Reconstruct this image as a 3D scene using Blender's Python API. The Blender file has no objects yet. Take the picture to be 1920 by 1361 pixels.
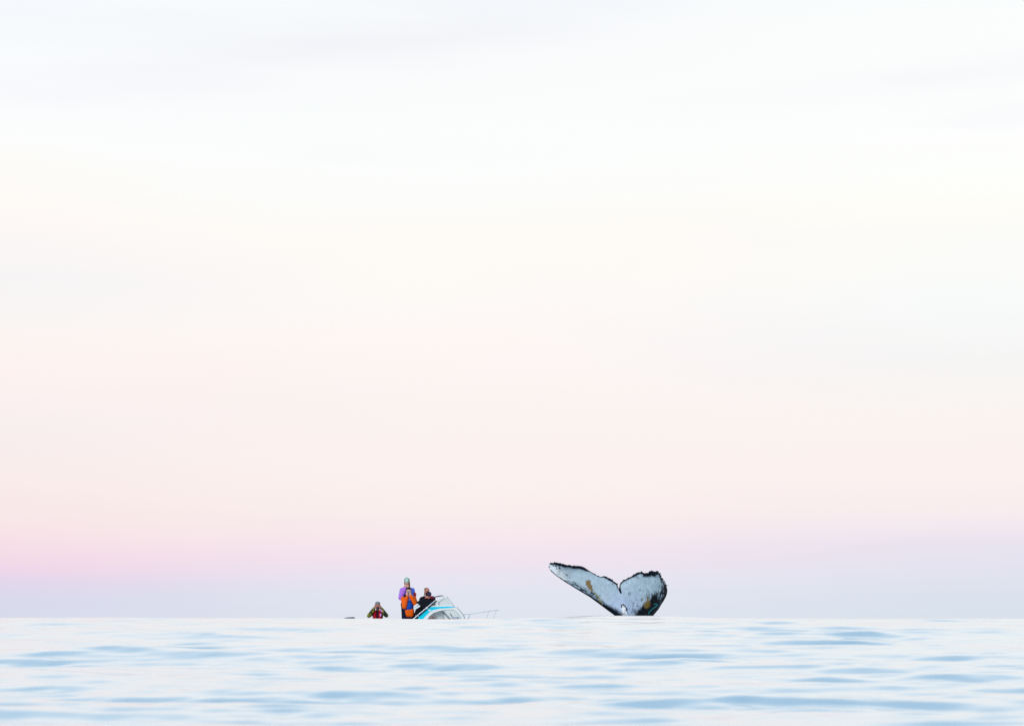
import bpy, bmesh, math, random
import numpy as np
from mathutils import Vector, Matrix, geometry

random.seed(7)
rng = np.random.RandomState(11)
S = bpy.context.scene
COL = S.collection

# ------------------------------------------------------------------ camera
EYE = 1.0                       # eye height over mean trough, metres
LENS = 85.0
F = 1920 * LENS / 36.0          # focal length in photograph pixels
cam = bpy.data.cameras.new('camera')
cam.lens = LENS
cam.sensor_width = 36.0
cam.shift_y = (1158 - 680.5) / 1920
cam.clip_start = 0.1
cam.clip_end = 60000
cam.dof.use_dof = True
cam.dof.focus_distance = 63.0
cam.dof.aperture_fstop = 2.0
camo = bpy.data.objects.new('camera_view', cam)
camo.location = (0, 0, EYE)
camo.rotation_euler = (math.radians(90), 0, 0)
COL.objects.link(camo)
S.camera = camo

# ------------------------------------------------------------------ world
SUN_EL, SUN_AZ = math.radians(16), math.radians(205)      # behind the camera, a little to the left
def srgb(c):
    out = []
    for v in c:
        v = v / 255.0
        out.append(v / 12.92 if v <= 0.04045 else ((v + 0.055) / 1.055) ** 2.4)
    return (out[0], out[1], out[2], 1.0)

W = bpy.data.worlds.new('World')
S.world = W
W.use_nodes = True
nt = W.node_tree
nt.nodes.clear()
N = lambda t: nt.nodes.new(t)
L = nt.links.new
out = N('ShaderNodeOutputWorld')
tc = N('ShaderNodeTexCoord')
sep = N('ShaderNodeSeparateXYZ'); L(tc.outputs['Generated'], sep.inputs[0])
def wmath(op, a, b=None, clamp=False):
    n = N('ShaderNodeMath'); n.operation = op; n.use_clamp = clamp
    for i, v in enumerate((a, b)):
        if v is None: continue
        if isinstance(v, (int, float)): n.inputs[i].default_value = v
        else: L(v, n.inputs[i])
    return n.outputs[0]
# very broad, low waviness of the colour bands
nz = N('ShaderNodeTexNoise'); nz.inputs['Scale'].default_value = 1.0; nz.inputs['Detail'].default_value = 3.0
mp = N('ShaderNodeMapping'); mp.inputs['Scale'].default_value = (4.0, 4.0, 22.0); mp.inputs['Rotation'].default_value = (0, math.radians(-4), 0)
L(tc.outputs['Generated'], mp.inputs[0]); L(mp.outputs[0], nz.inputs['Vector'])
wob = wmath('MULTIPLY', wmath('SUBTRACT', nz.outputs['Fac'], 0.5), 0.16)
zc = wmath('MAXIMUM', sep.outputs['Z'], 0.0)
t = wmath('POWER', zc, 0.5)
t2 = wmath('ADD', t, wmath('MULTIPLY', wob, t), True)
def ramp(stops):
    r = N('ShaderNodeValToRGB')
    e = r.color_ramp.elements
    pts = []
    for y, c in stops:
        v = max(0.0, (1158 - y) / F)
        z = v / math.sqrt(1 + v * v)
        pts.append((math.sqrt(z), c))
    pts += [(0.53, (244, 250, 254)), (0.62, (216, 235, 249)), (0.70, (182, 214, 237)), (0.8, (158, 198, 227)), (1.0, (136, 180, 216))]
    while len(e) < len(pts): e.new(0.5)
    for el, (p, c) in zip(e, pts):
        el.position = p
    for el, (p, c) in zip(e, pts):
        el.color = srgb(c)
    L(t2, r.inputs[0])
    return r.outputs[0]
left = ramp([(1158, (214, 220, 236)), (1120, (217, 217, 237)), (1090, (227, 214, 236)), (1072, (238, 214, 234)), (1040, (245, 219, 232)),
             (970, (248, 230, 232)), (900, (249, 235, 234)), (800, (247, 237, 238)), (700, (254, 242, 240)), (600, (250, 245, 243)),
             (540, (247, 244, 245)), (430, (254, 248, 245)), (350, (254, 251, 247)), (270, (253, 254, 253)), (140, (251, 252, 254)), (0, (247, 251, 254))])
mid = ramp([(1158, (221, 229, 240)), (1110, (226, 229, 241)), (1080, (233, 228, 242)), (1045, (241, 227, 239)), (1010, (246, 231, 237)),
            (950, (249, 237, 237)), (850, (251, 241, 239)), (750, (252, 243, 241)), (650, (255, 246, 243)), (560, (253, 248, 245)),
            (500, (254, 249, 245)), (430, (254, 251, 247)), (350, (253, 253, 251)), (240, (252, 254, 253)), (100, (251, 252, 252)), (0, (250, 252, 253))])
right = ramp([(1158, (216, 226, 237)), (1120, (218, 226, 238)), (1080, (224, 226, 239)), (1025, (231, 226, 240)), (995, (241, 231, 240)), (960, (248, 236, 238)),
              (850, (251, 241, 239)), (780, (250, 243, 241)), (680, (247, 245, 243)), (580, (248, 250, 249)), (500, (252, 251, 248)),
              (430, (255, 253, 247)), (350, (254, 255, 251)), (250, (254, 254, 253)), (100, (253, 254, 253)), (0, (252, 254, 253))])
def fac(a, b_):
    fx = N('ShaderNodeMapRange'); fx.interpolation_type = 'SMOOTHSTEP'
    fx.inputs['From Min'].default_value = a; fx.inputs['From Max'].default_value = b_
    L(sep.outputs['X'], fx.inputs['Value']); return fx.outputs[0]
mixa = N('ShaderNodeMix'); mixa.data_type = 'RGBA'
L(fac(-0.23, -0.03), mixa.inputs[0]); L(left, mixa.inputs[6]); L(mid, mixa.inputs[7])
mixlr = N('ShaderNodeMix'); mixlr.data_type = 'RGBA'
L(fac(0.0, 0.22), mixlr.inputs[0]); L(mixa.outputs[2], mixlr.inputs[6]); L(right, mixlr.inputs[7])
# thin high streaks of cloud
nz2 = N('ShaderNodeTexNoise'); nz2.inputs['Scale'].default_value = 1.0; nz2.inputs['Detail'].default_value = 5.0; nz2.inputs['Roughness'].default_value = 0.45
mp2 = N('ShaderNodeMapping'); mp2.inputs['Scale'].default_value = (5.5, 5.5, 46.0)
mp2.inputs['Location'].default_value = (3.1, 0.4, 1.7); mp2.inputs['Rotation'].default_value = (0, math.radians(-6), 0)
L(tc.outputs['Generated'], mp2.inputs[0]); L(mp2.outputs[0], nz2.inputs['Vector'])
cr = N('ShaderNodeMapRange'); cr.interpolation_type = 'SMOOTHSTEP'
cr.inputs['From Min'].default_value = 0.50; cr.inputs['From Max'].default_value = 0.72
cr.inputs['To Max'].default_value = 0.3
L(nz2.outputs['Fac'], cr.inputs['Value'])
hm = N('ShaderNodeMapRange'); hm.interpolation_type = 'SMOOTHSTEP'
hm.inputs['From Min'].default_value = 0.10; hm.inputs['From Max'].default_value = 0.22
L(sep.outputs['Z'], hm.inputs['Value'])
cf = wmath('MULTIPLY', cr.outputs[0], hm.outputs[0])
def wisp(x0, z0, slope, wx, wz, amt):
    # one drawn-out veil of cloud, frayed by the noise
    dx = wmath('SUBTRACT', sep.outputs['X'], x0)
    dz = wmath('SUBTRACT', wmath('SUBTRACT', sep.outputs['Z'], z0), wmath('MULTIPLY', dx, slope))
    q = wmath('ADD', wmath('POWER', wmath('ABSOLUTE', wmath('DIVIDE', dx, wx)), 2.0), wmath('POWER', wmath('ABSOLUTE', wmath('DIVIDE', dz, wz)), 2.0))
    g = wmath('EXPONENT', wmath('MULTIPLY', q, -1.0))
    n_ = wmath('MULTIPLY', wmath('SUBTRACT', nz2.outputs['Fac'], 0.28), 4.2, True)
    return wmath('MULTIPLY', wmath('MULTIPLY', g, n_), amt)
cf = wmath('ADD', cf, wisp(-0.055, 0.229, 0.12, 0.095, 0.0125, 0.8), True)
cf = wmath('ADD', cf, wisp(0.19, 0.218, 0.09, 0.10, 0.006, 0.3), True)
cf = wmath('ADD', cf, wisp(-0.20, 0.128, 0.0, 0.06, 0.008, 0.15), True)
cf = wmath('ADD', cf, wisp(0.15, 0.112, 0.04, 0.14, 0.014, 0.35), True)
cl = N('ShaderNodeMix'); cl.data_type = 'RGBA'
L(cf, cl.inputs[0]); L(mixlr.outputs[2], cl.inputs[6]); cl.inputs[7].default_value = srgb((240, 241, 247))
bg = N('ShaderNodeBackground'); bg.inputs['Strength'].default_value = 1.012
L(cl.outputs[2], bg.inputs['Color'])
sky = N('ShaderNodeTexSky'); sky.sky_type = 'NISHITA'; sky.sun_disc = False
sky.sun_elevation = SUN_EL; sky.sun_rotation = SUN_AZ
bg2 = N('ShaderNodeBackground'); bg2.inputs['Strength'].default_value = 0.12
L(sky.outputs[0], bg2.inputs['Color'])
mxs = N('ShaderNodeMixShader'); mxs.inputs[0].default_value = 0.03
L(bg.outputs[0], mxs.inputs[1]); L(bg2.outputs[0], mxs.inputs[2]); L(mxs.outputs[0], out.inputs[0])

# ------------------------------------------------------------------ sun, exposure
sd = bpy.data.lights.new('sun', 'SUN'); sd.energy = 1.2; sd.angle = math.radians(20); sd.color = (1.0, 0.93, 0.88)
so = bpy.data.objects.new('sun', sd); COL.objects.link(so)
dirn = Vector((math.sin(SUN_AZ) * math.cos(SUN_EL), math.cos(SUN_AZ) * math.cos(SUN_EL), math.sin(SUN_EL)))
so.rotation_euler = dirn.to_track_quat('Z', 'Y').to_euler()
so.location = (-20, -30, 30)
S.view_settings.view_transform = 'Standard'
S.view_settings.look = 'None'
S.view_settings.exposure = 0.0
S.view_settings.gamma = 1.0
S.view_settings.use_curve_mapping = False

# ------------------------------------------------------------------ helpers
def mat(name, col, rough=0.6, metal=0.0, spec=0.12, var=0.12, scale=14.0, bump=0.0, sub=0.0):
    m = bpy.data.materials.new(name); m.use_nodes = True
    n = m.node_tree.nodes; l = m.node_tree.links
    b = n['Principled BSDF']
    b.inputs['Roughness'].default_value = rough
    b.inputs['Metallic'].default_value = metal
    b.inputs['Specular IOR Level'].default_value = spec
    t = n.new('ShaderNodeTexCoord'); z = n.new('ShaderNodeTexNoise')
    z.inputs['Scale'].default_value = scale; z.inputs['Detail'].default_value = 4
    l.new(t.outputs['Object'], z.inputs['Vector'])
    mx = n.new('ShaderNodeMix'); mx.data_type = 'RGBA'
    mx.inputs[6].default_value = tuple(c * (1 - var) for c in col) + (1,)
    mx.inputs[7].default_value = tuple(min(1, c * (1 + var)) for c in col) + (1,)
    l.new(z.outputs['Fac'], mx.inputs[0]); l.new(mx.outputs[2], b.inputs['Base Color'])
    if bump:
        bp = n.new('ShaderNodeBump'); bp.inputs['Strength'].default_value = bump; bp.inputs['Distance'].default_value = 0.01
        l.new(z.outputs['Fac'], bp.inputs['Height']); l.new(bp.outputs[0], b.inputs['Normal'])
    return m

def link(name, me, parent=None):
    o = bpy.data.objects.new(name, me); COL.objects.link(o)
    if parent: o.parent = parent
    return o

def obj(name, bm, m, parent=None, smooth=False):
    me = bpy.data.meshes.new(name)
    bmesh.ops.recalc_face_normals(bm, faces=bm.faces)
    if smooth:
        for f in bm.faces: f.smooth = True
    bm.to_mesh(me); bm.free()
    me.materials.append(m)
    return link(name, me, parent)

def tag(o, label, cat, group=None):
    o['label'] = label; o['category'] = cat
    if group: o['group'] = group
    return o

def thing(name, loc, label, cat, group=None):
    o = bpy.data.objects.new(name, None); COL.objects.link(o); o.location = loc
    o.empty_display_size = 0.1
    return tag(o, label, cat, group)

def box(bm, c, s, rot=None, bev=0.0):
    r = bmesh.ops.create_cube(bm, size=1.0)
    vs = r['verts']
    M = Matrix.Translation(c) @ (rot.to_4x4() if rot else Matrix()) @ Matrix.Diagonal((*s, 1))
    bmesh.ops.transform(bm, matrix=M, verts=vs)
    if bev:
        es = list({e for v in vs for e in v.link_edges})
        bmesh.ops.bevel(bm, geom=es, offset=bev, segments=2, affect='EDGES', profile=0.5)

def capsule(bm, a, b, ra, rb=None, seg=12, caps=True):
    rb = ra if rb is None else rb
    a, b = Vector(a), Vector(b)
    d = b - a
    q = d.to_track_quat('Z', 'Y').to_matrix() if d.length > 1e-6 else Matrix.Identity(3)
    h = d.length
    rings = []
    prof = []
    n = 4
    if caps:
        for i in range(n + 1):
            an = math.pi / 2 * i / n
            prof.append((-math.cos(an) * ra, math.sin(an) * ra))
        for i in range(n + 1):
            an = math.pi / 2 * i / n
            prof.append((h + math.sin(an) * rb, math.cos(an) * rb))
    else:
        prof = [(0, 0), (0, ra), (h, rb), (h, 0)]
    for z, r in prof:
        if r < 1e-6:
            rings.append([bm.verts.new(a + q @ Vector((0, 0, z)))])
        else:
            rings.append([bm.verts.new(a + q @ Vector((r * math.cos(2 * math.pi * k / seg), r * math.sin(2 * math.pi * k / seg), z))) for k in range(seg)])
    for A, B in zip(rings, rings[1:]):
        if len(A) == 1 and len(B) == 1: continue
        for k in range(seg):
            k2 = (k + 1) % seg
            if len(A) == 1: bm.faces.new((A[0], B[k2], B[k]))
            elif len(B) == 1: bm.faces.new((A[k], A[k2], B[0]))
            else: bm.faces.new((A[k], A[k2], B[k2], B[k]))

def ball(bm, c, r, rot=None, seg=16):
    rr = bmesh.ops.create_uvsphere(bm, u_segments=seg, v_segments=seg // 2 + 2, radius=1.0)
    if isinstance(r, (int, float)): r = (r, r, r)
    M = Matrix.Translation(c) @ (rot.to_4x4() if rot else Matrix()) @ Matrix.Diagonal((*r, 1))
    bmesh.ops.transform(bm, matrix=M, verts=rr['verts'])

def poly_prism(bm, outer, holes, y0, y1):
    """outer / holes: lists of (x, z); a solid plate between depths y0 and y1"""
    loops = [[Vector((x, z, 0)) for x, z in lp] for lp in [outer] + holes]
    tris = geometry.tessellate_polygon(loops)
    flat = [p for lp in loops for p in lp]
    A = [bm.verts.new((p.x, y0, p.y)) for p in flat]
    B = [bm.verts.new((p.x, y1, p.y)) for p in flat]
    for i, j, k in tris:
        for s in ((A[i], A[j], A[k]), (B[i], B[k], B[j])):
            try: bm.faces.new(s)
            except ValueError: pass
    o = 0
    for lp in loops:
        n = len(lp)
        for i in range(n):
            j = (i + 1) % n
            try: bm.faces.new((A[o + i], A[o + j], B[o + j], B[o + i]))
            except ValueError: pass
        o += n

def pt(px, py, D):
    """place in the world at depth D that lies along a measured direction"""
    return Vector(((px - 960) / F * D, D, EYE + (1158 - py) / F * D))

def vnoise(x, y, seed=0):
    xi = np.floor(x).astype(np.int64); yi = np.floor(y).astype(np.int64)
    fx_ = x - xi; fy_ = y - yi
    fx_ = fx_ * fx_ * (3 - 2 * fx_); fy_ = fy_ * fy_ * (3 - 2 * fy_)
    def h(a, b):
        v = np.sin(a * 127.1 + b * 311.7 + seed * 74.7) * 43758.5453
        return v - np.floor(v)
    return ((h(xi, yi) * (1 - fx_) + h(xi + 1, yi) * fx_) * (1 - fy_) + (h(xi, yi + 1) * (1 - fx_) + h(xi + 1, yi + 1) * fx_) * fy_)

def fbm(x, y, seed=0, o=4):
    s = 0; a = 0.5
    for i in range(o):
        s = s + a * vnoise(x * 2 ** i, y * 2 ** i, seed + i * 13); a *= 0.5
    return s / (1 - 0.5 ** o)

# ------------------------------------------------------------------ the sea
waves = []
for i in range(90):
    lam = 0.35 * (6.0 / 0.35) ** (rng.rand())
    spread = math.radians(12 if lam > 1.8 else 20)
    th = rng.randn() * spread + math.radians(6)
    steep = 0.0105 * (0.86 if lam > 1.2 else 1.15)
    amp = steep * lam / (2 * math.pi) * (0.7 + 0.6 * rng.rand()) * 1.12
    k = 2 * math.pi / lam
    waves.append((lam, amp, k * math.sin(th), k * math.cos(th), rng.rand() * 6.283))

def sea_height(x, y, dr):
    r = np.sqrt(x * x + y * y)
    fade = np.exp(-(r / 900.0) ** 2)
    ph = (y + 0.015 * x - 50.0)
    sw = np.cos(2 * math.pi * ph / 60.0)
    z = 0.565 + 0.385 * sw * fade
    z = z + (0.012 * np.sin(x * 0.31 + 1.0 + y * .05) + 0.008 * np.sin(x * 0.83 + 2.2)) * fade * np.exp(-((ph) / 14.0) ** 2) * 0.9
    # wind-patch envelope so the chop comes in groups
    env = 0.45 + 2.2 * np.clip(fbm(x * 0.42 + 40, y * 0.3 + 40, 5, 3) - 0.25, 0, 1)
    c = 0
    for lam, a, kx, ky, p in waves:
        w = np.clip(lam / (3.0 * dr) - 1.0, 0, 1)
        far = np.clip(1.6 - r / (260.0 * max(lam, 0.8)), 0, 1)
        c = c + a * w * far * np.sin(kx * x + ky * y + p)
    # crests sharper than troughs
    z = z + env * (c + 4 * c * np.abs(c)) * (1 - 0.35 * np.clip((r - 34) / 12, 0, 1))
    # the smooth slick that wells up round a diving whale
    z = z - 0.2 * np.exp(-(((x + 2.8) / 3.6) ** 2 + ((y - 78) / 4.0) ** 2))
    z = z + 0.085 * np.exp(-(((x - 2.45) / 1.7) ** 2 + ((y - 51) / 5.0) ** 2))
    return z

rows = [0.0, 1.0]
while rows[-1] < 20000:
    r = rows[-1]
    if r < 14: d = 0.25
    elif r < 62: d = 0.05 + 0.07 * (r - 14) / 48
    elif r < 160: d = 0.12 + 0.9 * (r - 62) / 98
    else: d = r * 0.045
    rows.append(r + d)
rows = np.array(rows)
ang = list(np.linspace(-22, 22, 760)) + list(np.linspace(22, 338, 150))[1:-1]
ang = np.radians(np.array(ang))
nr, na = len(rows), len(ang)
R, A = np.meshgrid(rows, ang, indexing='ij')
X = R * np.sin(A); Y = R * np.cos(A)
DRr = np.gradient(rows)
coarse = np.where(np.abs(np.arctan2(np.sin(A), np.cos(A))) > math.radians(22.3), R * 0.038, 0)
DR = np.maximum(np.repeat(DRr[:, None], na, 1), coarse)
Z = sea_height(X, Y, DR)
Z[0, :] = Z[0, 0]
# level the long crest fifty metres out, so that it stands just at eye height
prof = np.array([(-400, 1158), (0, 1157.3), (200, 1157.0), (400, 1158.0), (560, 1158.0), (700, 1159.3), (850, 1160.6), (930, 1158.8), (1040, 1157.0), (1110, 1153.6), (1235, 1154.0),
                 (1330, 1158.0), (1500, 1159.4), (1700, 1159.8), (1920, 1159.3), (2300, 1158.0)])
sel = (rows > 30) & (rows < 70)
el = ((Z[sel] - EYE) / Y[sel]).max(0)
az = np.arctan2(np.sin(ang), np.cos(ang))
fi = np.abs(az) < math.radians(22.01)
k_ = np.exp(-np.linspace(-2.5, 2.5, 17) ** 2); k_ /= k_.sum()
els = el.copy(); els[fi] = np.convolve(np.pad(el[fi], 8, 'edge'), k_, 'valid')
tg = (1158 - np.interp(960 + F * np.tan(np.clip(az, -1.2, 1.2)), prof[:, 0], prof[:, 1])) / F
dif = np.where(fi, els - tg, 0.0)
Z = Z - dif[None, :] * R * np.exp(-((R - 49) / 17.0) ** 2)
co = np.stack([X, Y, Z], -1).reshape(-1, 3)
i0 = (np.arange(nr - 1)[:, None] * na + np.arange(na)[None, :])
i1 = (np.arange(nr - 1)[:, None] * na + (np.arange(na)[None, :] + 1) % na)
q = np.stack([i0, i0 + na, i1 + na, i1], -1).reshape(-1, 4)
me = bpy.data.meshes.new('sea')
me.vertices.add(len(co)); me.vertices.foreach_set('co', co.astype(np.float32).ravel())
me.loops.add(q.size); me.loops.foreach_set('vertex_index', q.astype(np.int32).ravel())
me.polygons.add(len(q)); me.polygons.foreach_set('loop_start', (np.arange(len(q)) * 4).astype(np.int32))
me.polygons.foreach_set('use_smooth', np.ones(len(q), dtype=bool))
me.update(calc_edges=True); me.validate()
wm = bpy.data.materials.new('sea_water'); wm.use_nodes = True
n = wm.node_tree.nodes; l = wm.node_tree.links
b = n['Principled BSDF']
b.inputs['Base Color'].default_value = (0.75, 0.82, 0.87, 1)
b.inputs['Metallic'].default_value = 0.65
b.inputs['Roughness'].default_value = 0.12
b.inputs['IOR'].default_value = 1.5
tcw = n.new('ShaderNodeTexCoord')
def wnoise(sx, sy, det):
    m_ = n.new('ShaderNodeMapping'); m_.inputs['Scale'].default_value = (sx, sy, 1)
    l.new(tcw.outputs['Object'], m_.inputs[0])
    z_ = n.new('ShaderNodeTexNoise'); z_.inputs['Scale'].default_value = 1; z_.inputs['Detail'].default_value = det
    l.new(m_.outputs[0], z_.inputs['Vector'])
    return z_.outputs['Fac']
b1 = n.new('ShaderNodeBump'); b1.inputs['Strength'].default_value = 0.15; b1.inputs['Distance'].default_value = 0.012
l.new(wnoise(0.9, 2.2, 3), b1.inputs['Height'])
b2 = n.new('ShaderNodeBump'); b2.inputs['Strength'].default_value = 0.15; b2.inputs['Distance'].default_value = 0.003
l.new(wnoise(4, 8, 3), b2.inputs['Height']); l.new(b1.outputs[0], b2.inputs['Normal'])
l.new(b2.outputs[0], b.inputs['Normal'])
me.materials.append(wm)
sea = link('sea', me); sea['kind'] = 'structure'

# ------------------------------------------------------------------ the whale's tail
WD = 62.0
ZS = 7.111
def wp(u, v): return (1010 + u / ZS, 1040 + v / ZS)
trail_left = [(150, 105), (185, 98), (240, 100), (300, 112), (345, 127), (400, 127), (470, 148), (545, 142), (600, 165), (640, 190), (700, 228), (760, 262),
              (815, 290), (870, 282), (920, 295), (970, 322), (1020, 358), (1052, 392), (1062, 425)]
notch = [(1068, 445), (1072, 450), (1075, 440), (1078, 415)]
trail_right = [(1084, 388), (1110, 350), (1160, 322), (1200, 295), (1260, 270), (1320, 235), (1380, 213), (1430, 243), (1480, 227), (1510, 205), (1560, 220),
               (1615, 206), (1650, 240), (1672, 290), (1692, 340), (1722, 370), (1737, 420)]
lead_right = [(1748, 460), (1742, 510), (1722, 560), (1692, 610), (1660, 655), (1620, 720), (1580, 765), (1545, 805), (1480, 880), (1425, 960), (1395, 1060), (1380, 1200), (1378, 1500)]
lead_left = [(1130, 1500), (1132, 1200), (1128, 1060), (1108, 930), (1060, 850), (1000, 798), (900, 725), (800, 650), (680, 562), (560, 490), (440, 417), (330, 347), (230, 277), (165, 220), (136, 172), (130, 135)]

def dens(pts, step):
    o_ = []
    for (a, b_), (c, d_) in zip(pts, pts[1:]):
        n_ = max(1, int(math.hypot(c - a, d_ - b_) / step))
        for i in range(n_): o_.append((a + (c - a) * i / n_, b_ + (d_ - b_) * i / n_))
    o_.append(pts[-1])
    return o_

def jag(pts, amt, step=5.5):
    d_ = dens(pts, step); o_ = []
    run = 0
    for i, (u, v) in enumerate(d_):
        if 0 < i < len(d_) - 1:
            a = d_[i - 1]; c = d_[i + 1]
            tx, ty = c[0] - a[0], c[1] - a[1]; ln = math.hypot(tx, ty) or 1
            nx, ny = ty / ln, -tx / ln
            run = run * 0.6 + random.uniform(-1, 1) * amt
            s = run + (random.uniform(5, 13) if random.random() < 0.07 else 0) * (amt / 4)
            u, v = u + nx * s, v + ny * s
        o_.append((u, v))
    return o_
outline = jag(trail_left, 5.0) + dens(notch, 8) + jag(trail_right[:12], 5.5) + jag(trail_right[11:], 9.0)[1:] + dens(lead_right, 9) + dens(lead_left, 9)
cl_ = [outline[0]]
for p_ in outline[1:]:
    if math.hypot(p_[0] - cl_[-1][0], p_[1] - cl_[-1][1]) > 2.5: cl_.append(p_)
outline = cl_
OUT = np.array(outline)
def inside(P):
    x, y = P[:, 0], P[:, 1]; c = np.zeros(len(P), bool)
    n_ = len(OUT)
    for i in range(n_):
        x1, y1 = OUT[i]; x2, y2 = OUT[(i + 1) % n_]
        cond = ((y1 > y) != (y2 > y))
        if y1 != y2:
            c ^= cond & (x < (x2 - x1) * (y - y1) / (y2 - y1) + x1)
    return c
def dist_poly(P, pts, closed=False, params=False):
    best = np.full(len(P), 1e9); bt = np.zeros(len(P))
    q_ = list(pts) + ([pts[0]] if closed else [])
    acc = 0
    for (a, b_), (c, d_) in zip(q_, q_[1:]):
        vx, vy = c - a, d_ - b_; L2 = vx * vx + vy * vy + 1e-9
        t_ = np.clip(((P[:, 0] - a) * vx + (P[:, 1] - b_) * vy) / L2, 0, 1)
        dd = np.hypot(P[:, 0] - a - t_ * vx, P[:, 1] - b_ - t_ * vy)
        m_ = dd < best
        best = np.where(m_, dd, best); bt = np.where(m_, acc + t_ * math.sqrt(L2), bt)
        acc += math.sqrt(L2)
    return (best, bt) if params else best

gs = 5.0
gu, gv = np.meshgrid(np.arange(120, 1760, gs), np.arange(92, 830, gs * 0.9))
gu = gu + (np.arange(gu.shape[0])[:, None] % 2) * gs / 2
P1 = np.stack([gu.ravel(), gv.ravel()], -1)
gu2, gv2 = np.meshgrid(np.arange(1120, 1400, 22), np.arange(850, 1490, 24))
P = np.concatenate([P1, np.stack([gu2.ravel(), gv2.ravel()], -1)])
P = P + rng.uniform(-.8, .8, P.shape)
P = P[inside(P)]
de = dist_poly(P, outline, True)
P = P[de > 3.2]
pts2 = [Vector(p_) for p_ in outline] + [Vector(p_) for p_ in P]
nO = len(outline)
edges = [(i, (i + 1) % nO) for i in range(nO)]
vo, eo, fo, ov, oe, of = geometry.delaunay_2d_cdt(pts2, edges, [], 1, 1e-4)
V2 = np.array([[v.x, v.y] for v in vo])
dE = dist_poly(V2, outline, True)
nV = len(V2)
U, V = V2[:, 0], V2[:, 1]
xx = (1010 + U / ZS - 960) / F * WD
zz = EYE + (1158 - (1040 + V / ZS)) / F * WD
cx = (1010 + 1090 / ZS - 960) / F * WD
lx = xx - cx
# left blade leans a little towards the viewer, right blade curls away at its tip
yy = WD + np.where(lx < 0, 0.16 * lx + 0.03 * lx * lx, 0.16 * lx + 0.42 * lx ** 2)
yy = yy + 0.10 * np.clip(zz - 1.0, 0, 3) ** 2
stock = np.clip((V - 560) / 420, 0, 1) ** 1.3
thick = 0.010 + 0.13 * (1 - np.exp(-dE / 110)) + 0.24 * stock * np.sqrt(np.clip(dE / 130, 0, 1))
ridge = np.exp(-((U - 1150 - (V - 700) * 0.15) / 60) ** 2) * np.clip((V - 420) / 300, 0, 1) * 0.05
relief = (fbm(U / 60, V / 60, 3, 3) - 0.5) * 0.05 * np.clip(dE / 30, 0, 1)
front = np.stack([xx, yy - thick - ridge - relief, zz], -1)
back = np.stack([xx, yy + thick, zz], -1)
onb = dE < 0.05
vid_b = np.arange(nV) + nV
allv = np.concatenate([front, back])
faces = []
ec = {}
for f in fo:
    faces.append(tuple(f)); faces.append(tuple(int(vid_b[i]) for i in reversed(f)))
    for i in range(len(f)):
        a, b_ = f[i], f[(i + 1) % len(f)]
        kx = (min(a, b_), max(a, b_)); ec.setdefault(kx, []).append((a, b_))
for kx, lst in ec.items():
    if len(lst) == 1:
        a, b_ = lst[0]
        faces.append((b_, a, int(vid_b[a]), int(vid_b[b_])))
# pigment, a property of the skin
def sm(a, b_, x): 
    t_ = np.clip((x - a) / (b_ - a), 0, 1); return t_ * t_ * (3 - 2 * t_)
def lerp(c, d_, w): return c * (1 - w[:, None]) + np.array(d_)[None, :] * w[:, None]
Pc = V2
nf = fbm(U / 16, V / 16, 1, 4); ng = fbm(U / 45, V / 45, 9, 4); nh = fbm(U / 6, V / 6, 17, 2)
col = np.tile(np.array([0.44, 0.54, 0.60]), (nV, 1))
col = col * (0.74 + 0.30 * ng + 0.22 * nf)[:, None]
col = lerp(col, (0.47, 0.54, 0.76), 0.55 * np.exp(-(((U - 1130) / 260) ** 2 + ((V - 700) / 190) ** 2)))
col = lerp(col, (0.40, 0.44, 0.60), 0.5 * sm(.52, .7, nf) * np.exp(-(((U - 1130) / 260) ** 2 + ((V - 640) / 160) ** 2)))
# pale tip
tipw = np.exp(-(((U - 215 - (V - 220) * 0.9) / 75) ** 2 + ((V - 230) / 95) ** 2))
col = lerp(col, (0.74, 0.78, 0.80), np.clip(tipw * 1.9, 0, 1))
blk = np.zeros(nV)
# trailing edge
ed, et = dist_poly(Pc, trail_left, params=True)
tw = np.interp(et, [0, 60, 200, 420, 480, 560, 700, 760, 860, 1000], [14, 34, 42, 40, 34, 10, 8, 18, 30, 16])
blk = np.maximum(blk, 1 - sm(0.75, 1.35, ed / (tw * (0.65 + 0.8 * nf))))
col = lerp(col, (0.16, 0.22, 0.28), 0.6 * (1 - sm(0.8, 2.4, ed / (tw * (0.5 + nf)))) * (U < 640))
ed, et = dist_poly(Pc, trail_right[:12], params=True)
tw = np.interp(et, [0, 120, 300, 345, 400, 470, 560], [15, 24, 34, 26, 44, 66, 60])
blk = np.maximum(blk, 1 - sm(0.7, 1.4, ed / (tw * (0.55 + 0.9 * nf))))
ed, et = dist_poly(Pc, trail_right[11:], params=True)
tw = np.interp(et, [0, 60, 140, 200, 260], [52, 36, 34, 62, 82])
blk = np.maximum(blk, 1 - sm(0.6, 1.5, ed / (tw * (0.5 + 1.0 * nf))))
# notch slit
ed = dist_poly(Pc, [(1060, 400), (1072, 450), (1095, 505)])
blk = np.maximum(blk, 1 - sm(9, 15, ed))
ed = dist_poly(Pc, [(1086, 388), (1084, 430), (1096, 500)])
blk = np.maximum(blk, 1 - sm(6, 11, ed))
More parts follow.
